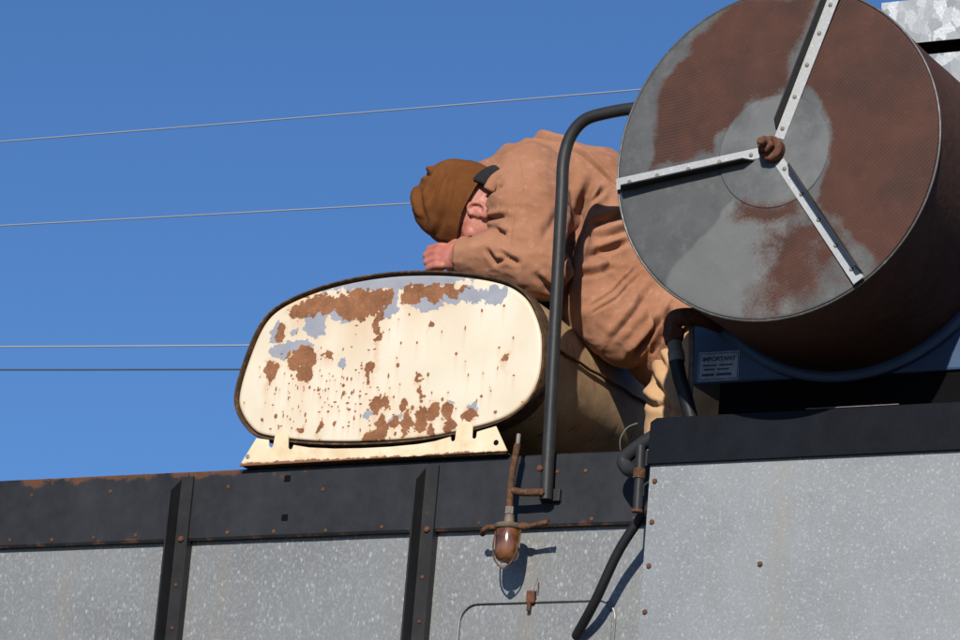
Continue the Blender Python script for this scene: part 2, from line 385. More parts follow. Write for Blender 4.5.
# dark strip: a folded channel along the top edge, in three lengths
def strip(x0, x1):
    prof = [(-.004, 4.008), (-.020, 4.015), (-.026, 4.009), (-.026, 3.795), (-.021, 3.787), (-.004, 3.787), (-.004, 3.791), (-.019, 3.791), (-.022, 3.797), (-.022, 4.006), (-.018, 4.011), (-.004, 4.004)]
    xs = np.arange(x0, x1+.001, (x1-x0)/24); vs, fs = [], []; k = len(prof)
    for i, x in enumerate(xs):
        w = .0025*noise.noise(Vector((x*3.1, 2, 0)))
        vs += [(x, y, z+(w if z > 3.9 else w*.7)) for y, z in prof]
    for i in range(len(xs)-1):
        for j in range(k):
            j2 = (j+1) % k; fs.append((i*k+j, (i+1)*k+j, (i+1)*k+j2, i*k+j2))
    fs.append(tuple(range(k))); fs.append(tuple((len(xs)-1)*k+j for j in range(k))[::-1])
    bm = bmesh.new(); bm.from_mesh(mesh(vs, fs)); return bm_mesh(bm)
STRIPS = [link('top_strip', strip(a, b), M['strip'], HV) for a, b in ((-2.7, -.852), (-.850, .030), (.032, .92))]

# fastener prototypes (shared mesh data)
def dome_mesh(r, h, seg=10, hexa=False):
    prof = [(r, 0), (r, h*.45), (r*.8, h*.85), (r*.35, h)]
    return lathe(prof, (0, 0, 0), (0, -1, 0), 6 if hexa else seg)
DOME = {}
def fastener(name, x, y, z, r, h, mat, parent, hexa=False):
    key = (round(r, 4), round(h, 4), mat, hexa)
    if key not in DOME:
        me = dome_mesh(r, h, hexa=hexa); me.materials.append(M[mat]); DOME[key] = me
    return link(name, DOME[key], None, parent, loc=(x, y, z))
for x, z in ((-1.454, 3.959), (-1.146, 3.96), (-1.354, 3.806), (-1.192, 3.809), (-1.03, 3.81), (-1.52, 3.811), (-1.62, 3.80)):
    fastener('rivet', x, -.026, z, .0065, .003, 'rust_dark', STRIPS[0])
for x, z in ((-.697, 3.958), (-.683, 3.808), (-.512, 3.805), (-.322, 3.802), (-.346, 3.935), (-.12, 3.806)):
    fastener('rivet', x, -.026, z, .0065, .003, 'rust_dark', STRIPS[1])
for x, z in ((.478, 3.958), (.574, 3.957), (.607, 3.805), (.221, 3.806), (.75, 3.803)):
    fastener('rivet', x, -.026, z, .006, .003, 'rust_dark', STRIPS[2])
for x, z, s_ in ((-.48, 3.976, 1), (-.476, 3.849, 1)):      # empty square bolt holes
    link('bolt_hole', box(x-.012, x+.012, -.0272, -.0245, z-.011, z+.011, .002, 1), M['dark'], STRIPS[1])

# posts: Z-shaped angle iron, outstanding leg on the left, flange over the strip
def post(x):
    zt, zb = 3.996, .05
    bm = bmesh.new()
    def addbox(x0, x1, y0, y1, z0, z1, cut=0):
        vs = [bm.verts.new(p) for p in ((x0, y0, z0), (x1, y0, z0), (x1, y1, z0), (x0, y1, z0), (x0, y0, z1-cut), (x1, y0, z1-cut), (x1, y1, z1), (x0, y1, z1))]
        for f in ((0, 1, 2, 3), (4, 5, 6, 7), (0, 1, 5, 4), (1, 2, 6, 5), (2, 3, 7, 6), (3, 0, 4, 7)): bm.faces.new([vs[i] for i in f])
    addbox(x, x+.006, -.090, -.0285, zb, zt-.004, .055)
    addbox(x+.006, x+.050, -.0345, -.0285, zb, zt)
    addbox(x+.044, x+.050, -.0285, -.002, zb, 3.786)
    o = link('post', bm_mesh(bm), M['post'], HV)
    fastener('bolt', x+.029, -.0345, 3.79, .011, .009, 'rust_dark', o, True)
    fastener('rivet', x+.027, -.0345, 3.64, .006, .004, 'rust', o)
    fastener('rivet', x+.030, -.0345, 3.50, .006, .004, 'rust_dark', o)
    return o
for x in (-1.777, -.877, .018): post(x)

# access door low in the third panel: rounded plate standing 5 mm proud, with a second bead
def rrect(x0, x1, z0, z1, r, n=8):
    out = []
    for cx, cz, a0 in ((x1-r, z1-r, 0), (x0+r, z1-r, 90), (x0+r, z0+r, 180), (x1-r, z0+r, 270)):
        for k in range(n+1):
            a = math.radians(a0+90*k/n); out.append((cx+r*math.cos(a), cz+r*math.sin(a)))
    return out
AD = link('access_door', prism_xz(rrect(.178, .69, 2.95, 3.552, .055), -.0065, -.0035, .0015), M['galv'], HV)
q = [(x, -.0055, z) for x, z in rrect(.17, .70, 2.942, 3.560, .06)]
link('door_bead', tube(q+q[:1], .0035, 8), M['galv'], AD, True)
lb = link('latch', box(.402, .430, -.022, -.0065, 3.552, 3.592, .004), M['rust'], AD)
link('latch_pin', tube([(.416, -.024, 3.525), (.418, -.024, 3.60)], .007, 8), M['rust_dark'], lb) if False else None
link('latch_pin', tube([(.413, -.020, 3.528), (.414, -.020, 3.553)], .0065, 8), M['rust_dark'], AD)
link('latch_wire', tube(smooth_path([(.425, -.022, 3.585), (.434, -.025, 3.61), (.437, -.02, 3.63), (.435, -.012, 3.585)], 4), .0015, 6), M['fitting'], AD)

# ---------------------------------------------------------------- engine side: projecting box and ledge
BX = link('engine_side_panel', sheet(.853, 2.7, -.150, .03, 3.934, .004, .12, .004, 9), M['galv_box'], HV, True)
link('side_return', box(.853, .857, -.1455, -.005, .03, 3.93, 0), M['galv'], BX)
for x, z in ((.872, 3.881), (.872, 3.756), (.872, 3.623), (.870, 3.485), (1.23, 3.618), (.870, 3.345)):
    fastener('screw', x, -.1505, z, .0085, .006, 'rust', BX, True)
LG = link('ledge', prism_xz([(.847, 3.931), (2.7, 3.931), (2.7, 4.074), (.868, 4.072), (.849, 4.060)], -.163, -.1515, .0015), M['ledge'], HV)
link('ledge_flange', box(.86, 2.7, -.151, .05, 4.062, 4.070, .002), M['ledge'], LG)
link('painted_lit_edge', box(1.35, 1.64, -.1625, -.156, 4.0745, 4.0765, 0), M['fitting'], LG)  # pale strip painting the thin lit line along the ledge top

# ---------------------------------------------------------------- fuel tank
OUT = [(-.703, 4.261), (-.683, 4.191), (-.626, 4.128), (-.562, 4.103), (-.4, 4.079), (-.203, 4.068), (.001, 4.072), (.178, 4.095), (.274, 4.117), (.334, 4.147), (.381, 4.195), (.407, 4.261), (.41, 4.34), (.399, 4.412), (.367, 4.483), (.325, 4.537), (.246, 4.583), (.101, 4.616), (-.054, 4.632), (-.185, 4.634), (-.326, 4.622), (-.456, 4.595), (-.568, 4.553), (-.630, 4.497), (-.674, 4.393)]
NA = 640
outl = spline_closed(OUT, NA)
cen = np.array([-.15, 4.35])
def scaled(d):
    """outline moved inward by d metres along its normal"""
    t = np.roll(outl, -1, 0)-np.roll(outl, 1, 0); nrm = np.c_[-t[:, 1], t[:, 0]]; nrm /= np.linalg.norm(nrm, axis=1)[:, None]
    s_ = np.sign((nrm*(cen-outl)).sum(1).mean()); return outl+nrm*s_*d
def loft(rings, close_ends=True):
    vs, fs = [], []; k = len(rings[0][0])
    for pts, y in rings: vs += [(x, y, z) for x, z in pts]
    for i in range(len(rings)-1):
        for j in range(k):
            j2 = (j+1) % k; fs.append((i*k+j, i*k+j2, (i+1)*k+j2, (i+1)*k+j))
    if close_ends: fs.append(tuple(range(k))); fs.append(tuple((len(rings)-1)*k+j for j in range(k)))
    bm = bmesh.new(); bm.from_mesh(mesh(vs, fs)); return bm_mesh(bm)
d4 = lambda a: a[::4]
ysh = np.linspace(.006, .86, 30)
def shell_ring(y):
    r = d4(scaled(.010)).copy()
    dent = np.array([.004*noise.noise(Vector((x*3, y*3, z*3))) for x, z in r]); v = cen-r; v /= np.linalg.norm(v, axis=1)[:, None]
    return r+v*dent[:, None]
TK = link('fuel_tank', loft([(shell_ring(y), y) for y in ysh]), M['shell'], HV, True)
TK.data.polygons[-1].use_smooth = False
# rolled rim round the end of the tank
rim = loft([(d4(scaled(a)), y) for a, y in ((.012, .030), (.002, .028), (0, .02), (0, -.040), (.002, -.044), (.006, -.044), (.009, -.040), (.0105, -.022))], False)
link('rim', rim, M['rim'], TK, True)
rim2 = loft([(d4(scaled(a)), y) for a, y in ((.011, .836), (.0, .84), (0, .88), (.01, .885), (.02, .88), (.02, .87))])
link('rear_rim', rim2, M['rim'], TK, True)
link('seam', tube([(.4045, y, 4.372+.002*math.sin(y*40)) for y in np.linspace(.03, .836, 30)], .005, 8), M['rust_dark'], TK, True)
# end plate with its paint map
NR = 170
inn = scaled(.0145); s_ = np.linspace(0, 1, NR+1)[1:]**.9
P2 = cen+(inn-cen)[None]*s_[:, None, None]
edge = np.clip((1-s_)/.03, 0, 1); yy = -.030-.006*np.sqrt(1-(1-edge)**2)
px_ = P2[..., 0].ravel(); pz_ = P2[..., 1].ravel(); py_ = np.repeat(yy, NA)+.0025*fbm(px_, pz_, 4, 3, 5)
px_ = np.r_[px_, cen[0]]; pz_ = np.r_[pz_, cen[1]]; py_ = np.r_[py_, -.036]
fs = [(i*NA+j, i*NA+(j+1) % NA, (i+1)*NA+(j+1) % NA, (i+1)*NA+j) for i in range(NR-1) for j in range(NA)]
fs += [(NR*NA, (j+1) % NA, j) for j in range(NA)]
pm_ = mesh(np.c_[px_, py_, pz_], fs)
RUST = [(-.423, 4.536, .094, .035), (-.268, 4.533, .094, .052), (-.179, 4.554, .029, .032), (-.192, 4.462, .016, .071), (-.072, 4.560, .054, .035), (.019, 4.557, .090, .023), (-.489, 4.530, .043, .032), (-.552, 4.461, .025, .026), (-.461, 4.369, .054, .035), (-.449, 4.329, .029, .039), (-.575, 4.329, .025, .035), (-.214, 4.319, .022, .016), (-.211, 4.296, .011, .019), (-.372, 4.367, .022, .010), (-.146, 4.117, .030, .034), (-.102, 4.144, .017, .022), (-.175, 4.190, .022, .029), (-.063, 4.145, .018, .036), (-.012, 4.136, .024, .045), (.031, 4.169, .022, .032), (.082, 4.160, .020, .026), (.098, 4.122, .016, .028), (.163, 4.150, .018, .026), (-.140, 4.201, .018, .016), (-.180, 4.096, .022, .013), (-.081, 4.182, .014, .016), (.277, 4.330, .014, .016), (-.029, 4.273, .014, .013), (-.018, 4.233, .009, .013), (-.007, 4.454, .011, .010), (-.449, 4.128, .014, .010), (-.373, 4.134, .011, .023), (.030, 4.112, .018, .019)]
PRIMER = [(-.429, 4.483, .043, .055), (-.321, 4.506, .050, .029), (-.157, 4.542, .032, .055), (.074, 4.540, .122, .029), (-.032, 4.521, .050, .016), (.223, 4.534, .036, .029), (-.538, 4.400, .050, .029), (-.476, 4.410, .043, .019), (-.575, 4.459, .022, .032), (-.503, 4.451, .014, .010), (-.308, 4.347, .014, .019), (-.103, 4.153, .022, .013), (-.208, 4.159, .018, .013), (.174, 4.185, .014, .010), (.021, 4.160, .014, .013), (.100, 4.189, .011, .006)]
wx = px_+.017*fbm(px_, pz_, 26, 5, 11, .6); wz = pz_+.017*fbm(px_, pz_, 26, 5, 12, .6)
nz_ = fbm(px_, pz_, 60, 4, 3, .65)
def blobmask(bl):
    mk = np.full(px_.shape, -9.)
    for x, z, a, b in bl: mk = np.maximum(mk, (1-np.sqrt(((wx-x)/a)**2+((wz-z)/b)**2))*min(1, min(a, b)/.02))
    return mk
rk = blobmask(RUST)*1.0+nz_*.34; pk = blobmask(PRIMER)+nz_*.22
topb = (pz_-4.57)/.03-1.2*np.abs(px_+.12)/.5        # primer shows along the upper edge
pk = np.maximum(pk, topb*.5+nz_*.3)
stain = np.zeros(px_.shape)
for x, z, a, b in RUST:
    dz = z-pz_; stain = np.maximum(stain, .75*np.exp(-((wx-x)/(a*.8))**2)*np.where(dz > 0, np.exp(-dz/(b*2.2)), np.exp(-(dz/b)**2)))
frk = []
rng = np.random.RandomState(4)
for _ in range(250):
    t = rng.rand()
    if t < .40: x, z = rng.normal(-.33, .10), rng.normal(4.25, .07)
    elif t < .66: x, z = rng.normal(-.01, .12), rng.normal(4.15, .05)
    elif t < .82: x, z = rng.normal(-.52, .09), rng.normal(4.22, .10)
    else: x, z = rng.uniform(-.62, .36), rng.uniform(4.12, 4.5)
    frk.append((x, z, .0018+.005*rng.rand()**3, .0024+.007*rng.rand()**3))
for x, z, a, b in frk:
    near = np.where((np.abs(px_-x) < .05) & (np.abs(pz_-z) < .08))[0]
    d = np.sqrt(((px_[near]-x)/a)**2+((pz_[near]-z)/b)**2)
    rk[near] = np.maximum(rk[near], (1-d)*.8+nz_[near]*.1)
    dz = z-pz_[near]; stain[near] = np.maximum(stain[near], .38*np.exp(-((px_[near]-x)/.005)**2)*np.where(dz > 0, np.exp(-dz/.03), np.exp(-(dz/.006)**2)))
stain = np.clip(stain+.10*np.clip(fbm(px_, pz_*.3, 9, 4, 9)-.1, 0, 1)+np.clip((.02-np.abs(np.r_[np.repeat(1-s_, NA), 1]))/.02, 0, 1)*.5, 0, 1)
stain = np.clip(np.maximum(stain, .55*np.exp(-np.clip(-rk, 0, 9)/.16)), 0, 1)
attr(pm_, 'rust', 1/(1+np.exp(-rk*9))); attr(pm_, 'primer', 1/(1+np.exp(-pk*10))); attr(pm_, 'stain', stain)
link('end_plate', pm_, M['cream_plate'], TK, True)
# saddle bracket in front, with tabs and slots
BR = [(-.646, 4.016), (.316, 4.022), (.269, 4.104), (.204, 4.089), (.203, 4.071), (.196, 4.066), (.189, 4.071), (.188, 4.108), (.178, 4.120), (.160, 4.124), (.142, 4.120), (.131, 4.108), (.129, 4.066), (.122, 4.061), (.115, 4.066), (.113, 4.078), (.06, 4.066), (.0, 4.059), (-.1, 4.055), (-.2, 4.055), (-.3, 4.058), (-.394, 4.066), (-.452, 4.077), (-.455, 4.066), (-.462, 4.062), (-.470, 4.068), (-.474, 4.108), (-.483, 4.119), (-.499, 4.123), (-.515, 4.119), (-.524, 4.108), (-.527, 4.078), (-.534, 4.071), (-.542, 4.078), (-.545, 4.098), (-.592, 4.106)]
bro = link('saddle_bracket', prism_xz(BR, -.0565, -.0505, .001), M['cream_bracket'], TK)
fastener('bolt_hole', .275, -.0568, 4.051, .009, .0012, 'dark', bro); fastener('bolt_hole', -.616, -.0568, 4.046, .008, .0012, 'galv', bro)
link('foot_plate', box(-.64, .31, -.0500, .03, 4.0165, 4.022, .001), M['rim'], TK)
link('rear_saddle', prism_xz([(-.6, 3.986), (.3, 3.986), (.25, 4.088), (0, 4.074), (-.2, 4.071), (-.4, 4.084), (-.55, 4.104)], .80, .83), M['rim'], TK)

# ---------------------------------------------------------------- rotating air screen
DC = Vector((1.36, -.5, 4.75)); DR = .505
prof = []
drum = lathe([(DR-.004, -.004), (DR, 0.0), (DR, .10), (DR-.002, .27), (DR, .44), (DR, .545), (DR-.02, .546)], DC, (0, 1, 0), 128)
RS = link('rotary_screen', drum, M['drum'], HV, True)
for p in RS.data.polygons:
    if abs(p.normal.y) > .9: p.use_smooth = False
tor = [(DC.x+(DR+.001)*math.cos(a), DC.y-.004, DC.z+(DR+.001)*math.sin(a)) for a in np.linspace(0, 2*math.pi, 161)]
link('rim_bead', tube(tor, .0036, 8, False), M['rim_zinc'], RS, True)
nr, na = 150, 560
rr = np.linspace(0, 1, nr+1)[1:]; aa = np.linspace(0, 2*math.pi, na, endpoint=False)
RR, AA = np.meshgrid(rr, aa, indexing='ij'); X = DC.x+RR*(DR-.004)*np.cos(AA); Z = DC.z+RR*(DR-.004)*np.sin(AA)
Yd = -.508-.010*np.sqrt(np.clip(1-RR**2, 0, 1))-np.where(RR < .345, .003, 0)+.0015*fbm(X, Z, 6, 3, 2)
X, Y_, Z, RR_, AA_ = (v.ravel() for v in (X, Yd, Z, RR, AA))
X = np.r_[X, DC.x]; Y_ = np.r_[Y_, -.521]; Z = np.r_[Z, DC.z]; RR_ = np.r_[RR_, 0]; AA_ = np.r_[AA_, 0]
fs = [(i*na+j, i*na+(j+1) % na, (i+1)*na+(j+1) % na, (i+1)*na+j) for i in range(nr-1) for j in range(na)]+[(nr*na, (j+1) % na, j) for j in range(na)]
dm = mesh(np.c_[X, Y_, Z], fs)
deg = np.degrees(AA_)+6*fbm(X, Z, 7, 4, 21); rn = RR_+.05*fbm(X, Z, 9, 4, 22)
def band(v, a, b, w): return np.clip(np.minimum((v-a), (b-v))/w, -1, 1)
ul = np.minimum(band(deg, 79, 181, 7), band(rn, .37, .0+.985-.17*np.clip((deg-95)/70, 0, 1), .05))
dd = (deg+180) % 360-180
rt = np.minimum(band(dd, -50, 69, 6), band(rn, .385, 1.2, .04))
lw = np.minimum(band(deg, 266, 308, 20), band(rn, .45, .95, .15))
cr = np.minimum(band(deg, 246, 296, 14), band(rn, .32, .42, .06))
rust_ = np.maximum.reduce([ul, rt, lw*.8-.1, cr*.7])
rust_ = rust_-.55*np.clip(fbm(X, Z, 5, 4, 31)-.35, 0, 1)*(rn > .8)
attr(dm, 'rust', .5+.5*np.clip(rust_+.25*fbm(X, Z, 26, 3, 33), -1, 1))
wed = np.clip(band(deg, 231, 284, 2)*1.2, 0, 1)*(rn > .36)*.7+.45*(RR_ < .345)*np.clip(.6+fbm(X, Z, 9, 4, 41), 0, 1)
attr(dm, 'wedge', np.clip(wed, 0, 1)); attr(dm, 'solid', (RR_ < .345).astype(float))
link('screen_disc', dm, M['screen'], RS, True)
def spoke(ang):
    """angle iron lying on the screen; its outstanding leg on the counter-clockwise edge"""
    a = math.radians(ang); u = Vector((math.cos(a), 0, math.sin(a))); v = Vector((-math.sin(a), 0, math.cos(a))); w = Vector((0, -1, 0))
    c = Vector((DC.x, -.5155, DC.z)); bm = bmesh.new()
    def prism(quad, h0, h1):
        lo = [bm.verts.new(c+u*p[0]+v*p[1]+w*(h0+(p[2] if len(p) > 2 else 0))) for p in quad]; hi = [bm.verts.new(c+u*p[0]+v*p[1]+w*h1) for p in quad]
        bm.faces.new(lo); bm.faces.new(hi)
        for i in range(4): bm.faces.new((lo[i], lo[(i+1) % 4], hi[(i+1) % 4], hi[i]))
    prism(((.040, -.019), (DR-.002, -.021), (DR-.002, .0145), (.040, .0130)), .0035, .0075)
    o = link('spoke', bm_mesh(bm), M['strap'], RS)
    bm = bmesh.new()
    p = [(.06, .0035), (DR-.012, .0035), (DR-.03, .040), (.085, .040)]
    A = [bm.verts.new(c+u*x+v*.0145+w*h) for x, h in p]; B = [bm.verts.new(c+u*x+v*.0185+w*h) for x, h in p]
    bm.faces.new(A); bm.faces.new(B)
    for i in range(4): bm.faces.new((A[i], A[(i+1) % 4], B[(i+1) % 4], B[i]))
    link('spoke_leg', bm_mesh(bm), M['spoke_leg'] if 'spoke_leg' in M else M['post'], RS)  # dark post paint puts the leg's unlit tone into its colour
    for r in (.07, .17, .27, .37, .46):
        p = c+u*r+v*(-.002)+w*.0075; fastener('rivet', p.x, p.y, p.z, .0065, .004, 'fitting', RS)
for a in (71, 187.5, 305.5): spoke(a)
HB = link('hub', lathe([(.0, 0), (.037, 0), (.037, .028), (.033, .033), (.0, .033)], (DC.x, -.521, DC.z), (0, -1, 0), 32), M['rust'], RS)
link('hub_nut', lathe([(0, 0), (.026, 0), (.026, .018), (.022, .022), (0, .022)], (DC.x-.006, -.5545, DC.z+.006), (0, -1, 0), 6), M['rust'], RS)
link('hub_bolt', lathe([(0, 0), (.012, 0), (.012, .022), (.009, .026), (0, .026)], (DC.x-.006, -.577, DC.z+.006), (0, -1, 0), 12), M['rust'], RS)
# blue radiator housing behind the drum
HS = link('radiator_housing', box(.860, 1.95, .062, .26, 4.237, 4.95, .008), M['blue'], HV)
rv, rf = [], []; rprof = [(.500, .0605), (.500, .040), (.508, .0355), (.528, .0355), (.536, .0415), (.536, .0605)]
for k in range(73):
    a = math.radians(168+204*k/72); rv += [(DC.x+r*math.cos(a), y, DC.z+r*math.sin(a)) for r, y in rprof]
for k in range(72):
    for q_ in range(6): rf.append((k*6+q_, (k+1)*6+q_, (k+1)*6+(q_+1) % 6, k*6+(q_+1) % 6))
rf += [tuple(range(6)), tuple(72*6+q_ for q_ in range(6))]
bm = bmesh.new(); bm.from_mesh(mesh(rv, rf)); ring = bm_mesh(bm)
link('inlet_ring', ring, M['blue'], HS, True)
link('shaded_gap_base', box(.955, 2.15, .075, .25, 3.986, 4.236, .003), M['dark'], HS)  # support block coloured near-black to paint the shaded gap under the housing
DCL = link('decal', box(.886, 1.022, .0605, .0618, 4.244, 4.336, 0), M['decal'], HS)
# decal border and lines of print
for nm, b in (('border', (.900, 1.031, 4.3485, 4.351)), ('border', (.900, 1.031, 4.267, 4.2695)), ('border', (.9, .9025, 4.270, 4.348)), ('border', (1.0285, 1.031, 4.270, 4.348)),
              ('print_line', (.914, .960, 4.310, 4.315)), ('print_line', (.966, 1.012, 4.310, 4.315)), ('print_line', (.918, .955, 4.297, 4.302)), ('print_line', (.962, 1.000, 4.297, 4.302)), ('print_line', (.912, .952, 4.279, 4.287)), ('print_line', (.960, 1.010, 4.279, 4.287))):
    link(nm, box(b[0]-.0115, b[1]-.0115, .0598, .0604, b[2]-.019, b[3]-.019, 0), M['ink'], HS)
fc = bpy.data.curves.new('t', 'FONT'); fc.body = 'IMPORTANT'; fc.size = .0175; fc.align_x = 'CENTER'; fc.align_y = 'CENTER'; fc.extrude = .0003; fc.offset = .0006
fo = bpy.data.objects.new('t', fc); COL.objects.link(fo)
tm = bpy.data.meshes.new_from_object(fo.evaluated_get(bpy.context.evaluated_depsgraph_get())); bpy.data.objects.remove(fo)
tm.transform(Matrix.Translation((.954, .0600, 4.313)) @ Matrix.Rotation(math.pi/2, 4, 'X') @ Matrix.Scale(1.12, 4, (1, 0, 0))); tm.materials.clear()
link('lettering', tm, M['ink'], HS)
# grain tank sheets behind
GT = link('upper_panel', sheet(.93, 2.7, 1.20, 5.735, 5.892, .004, .1, .004, 21), M['galv_big'], HV, True)
link('lower_panel', sheet(.93, 2.7, 1.215, 3.986, 5.695, .004, .12, .005, 23), M['galv_big'], GT, True)
link('slot_shade_sheet', box(.94, 2.69, 1.26, 1.27, 5.60, 5.86, 0), M['dark'], GT)  # black sheet painting the shade in the slot between the two panels
link('bin_side', box(.932, .936, 1.2195, 1.88, 3.987, 5.69, 0), M['galv'], GT)

# ---------------------------------------------------------------- handrail
rp = smooth_path([(.4655, -.062, 3.862), (.460, -.062, 4.05), (.450, -.062, 4.40), (.436, -.062, 4.86)], 4)[:-1]+smooth_path([(.436, -.062, 4.86), (.4335, -.062, 4.95), (.450, -.062, 5.025), (.492, -.062, 5.075), (.56, -.062, 5.093), (.68, -.06, 5.102), (.79, -.04, 5.10), (.86, .02, 5.05), (.89, .09, 4.93)], 8)
RL = link('handrail', tube(rp, .0195, 20), M['pipe'], HV, True)
link('foot_bracket', box(.435, .500, -.0435, -.0265, 3.862, 3.90, .002), M['pipe'], RL)
fastener('bolt', .448, -.082, 3.955, .011, .008, 'rust', RL, True); fastener('bolt', .460, -.083, 3.880, .012, .01, 'rust', RL, True)

# ---------------------------------------------------------------- sediment bowl (fuel filter) on its arm
FF = link('fuel_filter', lathe([(0, 0), (.012, 0), (.024, .004), (.033, .013), (.037, .028), (.038, .048), (.038, .100), (.035, .104), (0, .104)], (.366, -.098, 3.660), (0, 0, 1), 28), M['bowl'], HV, True)
link('cap', lathe([(0, 0), (.040, 0), (.043, .004), (.043, .011), (.037, .016), (.017, .020), (.014, .045), (0, .045)], (.365, -.098, 3.7645), (0, 0, 1), 28), M['cap'], FF, True)
link('nut', lathe([(0, 0), (.014, 0), (.014, .022), (0, .022)], (.364, -.098, 3.812), (0, 0, 1), 6), M['fitting'], FF)
link('feed_pipe', tube(smooth_path([(.363, -.098, 3.832), (.361, -.099, 3.87), (.363, -.1, 3.94), (.374, -.1, 4.03)], 4), .0105, 14), M['rust_dark'], FF, True)
link('pipe_tip', tube([(.374, -.1, 4.031), (.375, -.1, 4.062)], .007, 10), M['fitting'], FF, True)
link('support_arm', tube([(.366, -.098, 3.885), (.40, -.090, 3.880), (.456, -.085, 3.879)], .012, 10), M['rust_dark'], FF, True)
link('shut_off_handle', tube(smooth_path([(.406, -.098, 3.772), (.435, -.100, 3.771), (.475, -.103, 3.777), (.505, -.105, 3.780)], 4), [.012]*4+[.0075]*4+[.0085]*4+[.010], 10), M['rust_dark'], FF, True)
link('outlet_stub', tube(smooth_path([(.324, -.098, 3.772), (.295, -.096, 3.773), (.275, -.09, 3.766), (.262, -.07, 3.760)], 4), .009, 10), M['rust_dark'], FF, True)
bp = [(.324, -.098, 3.772), (.3225, -.108, 3.72), (.329, -.113, 3.680), (.347, -.116, 3.652), (.367, -.117, 3.642), (.387, -.116, 3.652), (.403, -.113, 3.680), (.409, -.108, 3.72), (.408, -.098, 3.772)]
link('bail_wire', tube(smooth_path(bp, 4), .0027, 8), M['rust_dark'], FF, True)
link('thumb_nut', lathe([(0, 0), (.010, 0), (.013, .005), (.013, .011), (.009, .016), (0, .016)], (.367, -.110, 3.640), (0, -.3, 1), 10), M['fitting'], FF)

# ---------------------------------------------------------------- elbow, drop pipe and folded hose beside the engine side panel
EL_ = link('pipe_elbow', tube(smooth_path([(.875, -.115, 4.05), (.85, -.13, 4.025), (.80, -.13, 3.995), (.752, -.125, 3.958), (.775, -.135, 3.925), (.806, -.155, 3.915), (.826, -.165, 3.918)], 6), .022, 16), M['pipe'], HV, True)
link('drop_pipe', tube([(.828, -.172, 3.985), (.830, -.172, 3.90), (.831, -.172, 3.785)], .0145, 14), M['pipe'], EL_, True)
link('collar', tube([(.829, -.172, 3.915), (.829, -.172, 3.885)], .0185, 14), M['rust_dark'], EL_, True)
link('collar', tube([(.831, -.172, 3.79), (.831, -.172, 3.782)], .017, 14), M['rust'], EL_, True)
hp = smooth_path([(.90, -.11, 3.90), (.817, -.12, 3.777), (.747, -.11, 3.678), (.673, -.085, 3.543), (.60, -.04, 3.457), (.588, -.03, 3.446)], 8)
link('hose', tube(hp, .0150, 14), M['rubber'], HV, True)
link('loose_wire', tube(smooth_path([(.735, -.12, 3.99), (.742, -.14, 4.02), (.768, -.15, 4.05), (.80, -.15, 4.062)], 5), .002, 6), M['fitting'], HV, True)

# ---------------------------------------------------------------- rusty fitting and hose left of the housing
FT = link('supply_fitting', tube(smooth_path([(.957, .06, 4.42), (.945, -.05, 4.41), (.90, -.098, 4.402), (.872, -.1, 4.39), (.872, -.1, 4.345), (.878, -.1, 4.325)], 6), .028, 16), M['rust'], HV, True)
link('hex_collar', lathe([(0, 0), (.034, 0), (.034, .03), (0, .03)], (.8725, -.1, 4.338), (.1, 0, 1), 6), M['rust'], FT)
link('ferrule', tube([(.878, -.1, 4.325), (.884, -.1, 4.30), (.886, -.1, 4.292), (.892, -.1, 4.262)], [.022, .022, .025, .025], 16), M['fitting'], FT, True)
link('supply_hose', tube(smooth_path([(.891, -.1, 4.265), (.903, -.098, 4.215), (.925, -.09, 4.15), (.95, -.08, 4.06), (.952, -.07, 3.99)], 6), .0215, 16), M['rubber'], FT, True)
link('bright_tube', tube([(.912, -.06, 4.40), (.922, -.06, 4.25), (.925, -.06, 4.07)], .009, 10), M['fitting'], FT, True)

# ---------------------------------------------------------------- overhead wires beyond
def wire(x0, z0, x1, z1, y, r, mat, label):
    k = (z1-z0)/(x1-x0); xs = np.linspace(x0-25, x1+35, 30)
    xm = (x0+x1)/2
    tag(link('overhead_wire', tube([(x, y, z0+k*(x-x0)+.00035*((x-xm)**2)) for x in xs], r, 8), M[mat], None, True), label, 'wire', 'overhead wires')
wire(-18.19, 14.03, -10.55, 13.918, 22, .0085, 'wire', 'topmost pale overhead wire, slanting, crossing above the kneeling man')
wire(-18.06, 13.08, -13.04, 12.942, 22.02, .0085, 'wire', 'pale overhead wire at the height of the brown beanie')
wire(-23.76, 14.345, -19.95, 14.143, 30, .011, 'wire_grey', 'thin level grey overhead wire just above the dark blue one')
wire(-23.71, 14.034, -19.99, 13.834, 30.02, .012, 'wire_dark', 'lowest overhead wire, dark blue and level, behind the tank')

# ---------------------------------------------------------------- the man kneeling on the deck, leaning over the tank
def unit_sphere(seg):
    nv = seg//2+2; vs = [(0, 0, 1)]
    for i in range(1, nv):
        t = math.pi*i/nv
        vs += [(math.sin(t)*math.cos(2*math.pi*k/seg), math.sin(t)*math.sin(2*math.pi*k/seg), math.cos(t)) for k in range(seg)]
    vs.append((0, 0, -1)); fs = [(0, 1+k, 1+(k+1) % seg) for k in range(seg)]; last = len(vs)-1
    for i in range(nv-2):
        fs += [(1+i*seg+k, 1+(i+1)*seg+k, 1+(i+1)*seg+(k+1) % seg, 1+i*seg+(k+1) % seg) for k in range(seg)]
    o = 1+(nv-2)*seg; fs += [(last, o+(k+1) % seg, o+k) for k in range(seg)]
    return np.array(vs), fs
USPH = {k: unit_sphere(k) for k in (10, 20, 24)}
class Lumps:
    """collects closed spheres and ellipsoids as plain arrays"""
    def __init__(s): s.v, s.f, s.n = [], [], 0
    def add(s, mat3, c, seg):
        v, f = USPH[seg]; s.v.append(v @ mat3+np.array(c)); s.f += [tuple(i+s.n for i in q) for q in f]; s.n += len(v)
